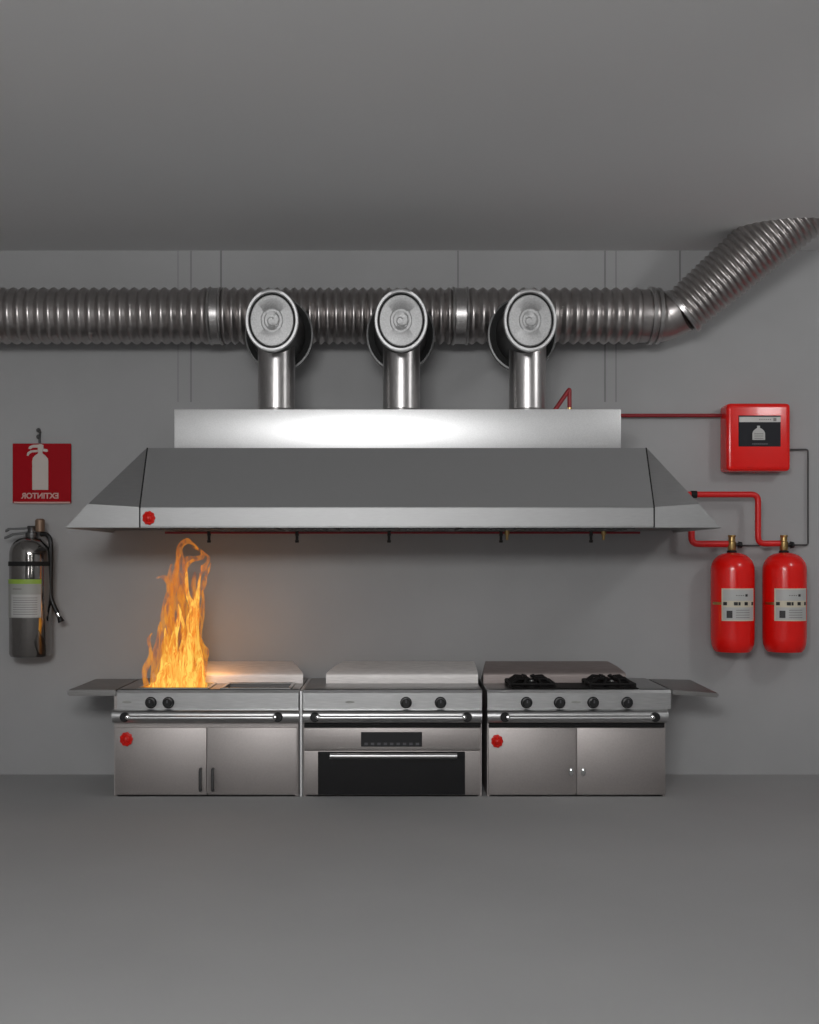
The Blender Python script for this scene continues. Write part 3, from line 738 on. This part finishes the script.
def tongue(bm, pts, Y, r, tip=.12, base=.7, yd=0):
    """one flame tongue: spine in 3D, fat in the middle, running out to a point"""
    L = [P(a, b, Y) for a, b in pts]
    for i, p in enumerate(L): p.y += yd*i/len(L)+.02*math.sin(i*1.7+pts[0][0])
    sm = []
    for i in range(len(L)-1):
        p0, p1, p2, p3 = L[max(0, i-1)], L[i], L[i+1], L[min(len(L)-1, i+2)]
        for j in range(7):
            t = j/7; sm.append(.5*((2*p1)+(p2-p0)*t+(2*p0-5*p1+4*p2-p3)*t*t+(3*p1-p0-3*p2+p3)*t**3))
    sm.append(L[-1]); n = len(sm)-1; R = r/S(Y)
    rad = []
    for i in range(n+1):
        t = i/n; w = (base+(1-base)*min(1, t/.25)) if t < .25 else 1-(1-tip)*((t-.25)/.75)**1.15
        rad.append(max(.0015, R*w*(1+.16*math.sin(t*17+pts[0][0]*3))))
    sweep(bm, sm, rad, 12, True, 1.25, up=(1, 0, 0))
core = [
    ([(186, 690), (187, 663), (191, 636), (190, 622), (194, 609), (188, 595), (186, 580), (187, 569)], -.60, 5.2),
    ([(192, 690), (193, 655), (194, 625), (195, 608), (198, 593), (200, 578), (201.5, 565)], -.57, 4.2),
    ([(172, 690), (172, 664), (174, 640), (179, 617), (178, 604)], -.64, 5.0),
    ([(161, 690), (164, 668), (166, 650), (165, 628)], -.62, 5.2),
    ([(199, 690), (201, 668), (196, 645), (197, 622), (199, 608)], -.66, 4.6),
    ([(180, 690), (179, 672), (182, 652), (184, 632), (182, 615)], -.55, 5.0),
    ([(167, 690), (169, 676), (168, 660), (171, 645)], -.70, 6.0),
    ([(155, 690), (160, 680), (163, 668), (164, 654)], -.66, 5.0),
    ([(176, 690), (177, 676), (175, 660), (177, 646)], -.71, 5.5),
    ([(188, 690), (187, 676), (190, 662), (189, 648)], -.70, 5.5),
    ([(197, 690), (197, 678), (200, 664), (199, 652)], -.62, 5.5),
    ([(149, 690), (156, 685), (160, 677)], -.70, 4.6),
    ([(204, 690), (203, 681), (204, 671)], -.68, 4.0),
]
for pts, Y, r in core:
    bm = new(); tongue(bm, pts, Y, r); obj('flame_tongue', bm, M['flame_hot'], fire, 80)
veil = [
    ([(163, 689), (166, 656), (165, 623), (170, 596), (169, 580), (171, 564)], -.58, 6.5),
    ([(183, 600), (184, 580), (181, 562), (180, 548), (186, 541), (193, 544), (199, 549)], -.60, 4.4),
    ([(186, 575), (186, 561), (194, 559), (201, 557), (203, 553), (198, 549), (191, 547)], -.58, 3.0),
    ([(171, 596), (169, 584), (164, 577), (156, 578)], -.60, 3.4),
    ([(147, 689), (145, 672), (151, 656), (148, 640), (152, 633)], -.66, 3.2),
    ([(153, 689), (155, 670), (157, 650), (159, 630), (160, 622)], -.56, 4.4),
    ([(201, 689), (204, 664), (206, 651), (203, 644), (201, 638)], -.60, 3.4),
    ([(176, 689), (176, 640), (178, 600), (176, 575), (178, 560)], -.52, 8.0),
    ([(190, 689), (192, 640), (194, 612), (193, 590), (195, 572)], -.51, 8.5),
    ([(198, 600), (204, 585), (206, 575), (209, 568), (211, 563)], -.55, 2.4),
    ([(171, 640), (169, 610), (174, 590), (175, 570), (180, 555)], -.62, 4.5),
    ([(170, 689), (168, 650), (172, 625), (170, 605)], -.69, 7.5),
    ([(196, 689), (198, 655), (199, 630), (203, 606), (202, 590)], -.65, 5.0),
    ([(182, 640), (186, 615), (181, 595), (183, 575), (190, 562), (197, 560)], -.56, 4.6),
    ([(200, 575), (205, 566), (208, 558), (203, 551)], -.57, 2.6),
    ([(174, 585), (177, 570), (176, 556), (181, 546)], -.55, 2.6),
]
for pts, Y, r in veil:
    bm = new(); tongue(bm, pts, Y, r); obj('flame_veil', bm, M['flame_soft'], fire, 80)
sc.cycles.transparent_max_bounces = 48

# ---------------------------------------------------------------- light
def area(name, loc, target, sx, sy, power, col=(1, 1, 1), spread=180):
    d = bpy.data.lights.new(name, 'AREA'); d.shape = 'RECTANGLE'; d.size, d.size_y = sx, sy; d.energy = power; d.color = col; d.spread = math.radians(spread)
    o = bpy.data.objects.new(name, d); COL.objects.link(o); o.location = loc
    o.rotation_euler = (Vector(target)-Vector(loc)).to_track_quat('-Z', 'Y').to_euler(); return o
area('front_light', (-.7, -9.6, 3.25), (-.2, 0, 2.1), 2.4, .8, 190)
area('strip_light', (-1.5, -9.4, 2.3), (-.8, 0, 1.8), .09, 2.4, 16)
area('strip_light', (1.5, -9.4, 2.3), (.9, 0, 1.8), .08, 2.4, 13)
area('right_light', (3.9, -3.4, 3.5), (2.9, 0, 2.6), .5, .5, 16)
fl = bpy.data.lights.new('fire_light', 'POINT'); fl.energy = 2.2; fl.color = (1, .42, .10); fl.shadow_soft_size = .1
fo = bpy.data.objects.new('fire_light', fl); COL.objects.link(fo); fo.location = P(210, 652, -.56)
w = bpy.data.worlds.new('world'); sc.world = w; w.use_nodes = True
w.node_tree.nodes['Background'].inputs['Color'].default_value = (.05, .05, .05, 1)
sc.view_settings.view_transform = 'Standard'; sc.view_settings.look = 'None'
sc.view_settings.gamma = 1; sc.view_settings.use_curve_mapping = False
sc.view_settings.exposure = 0
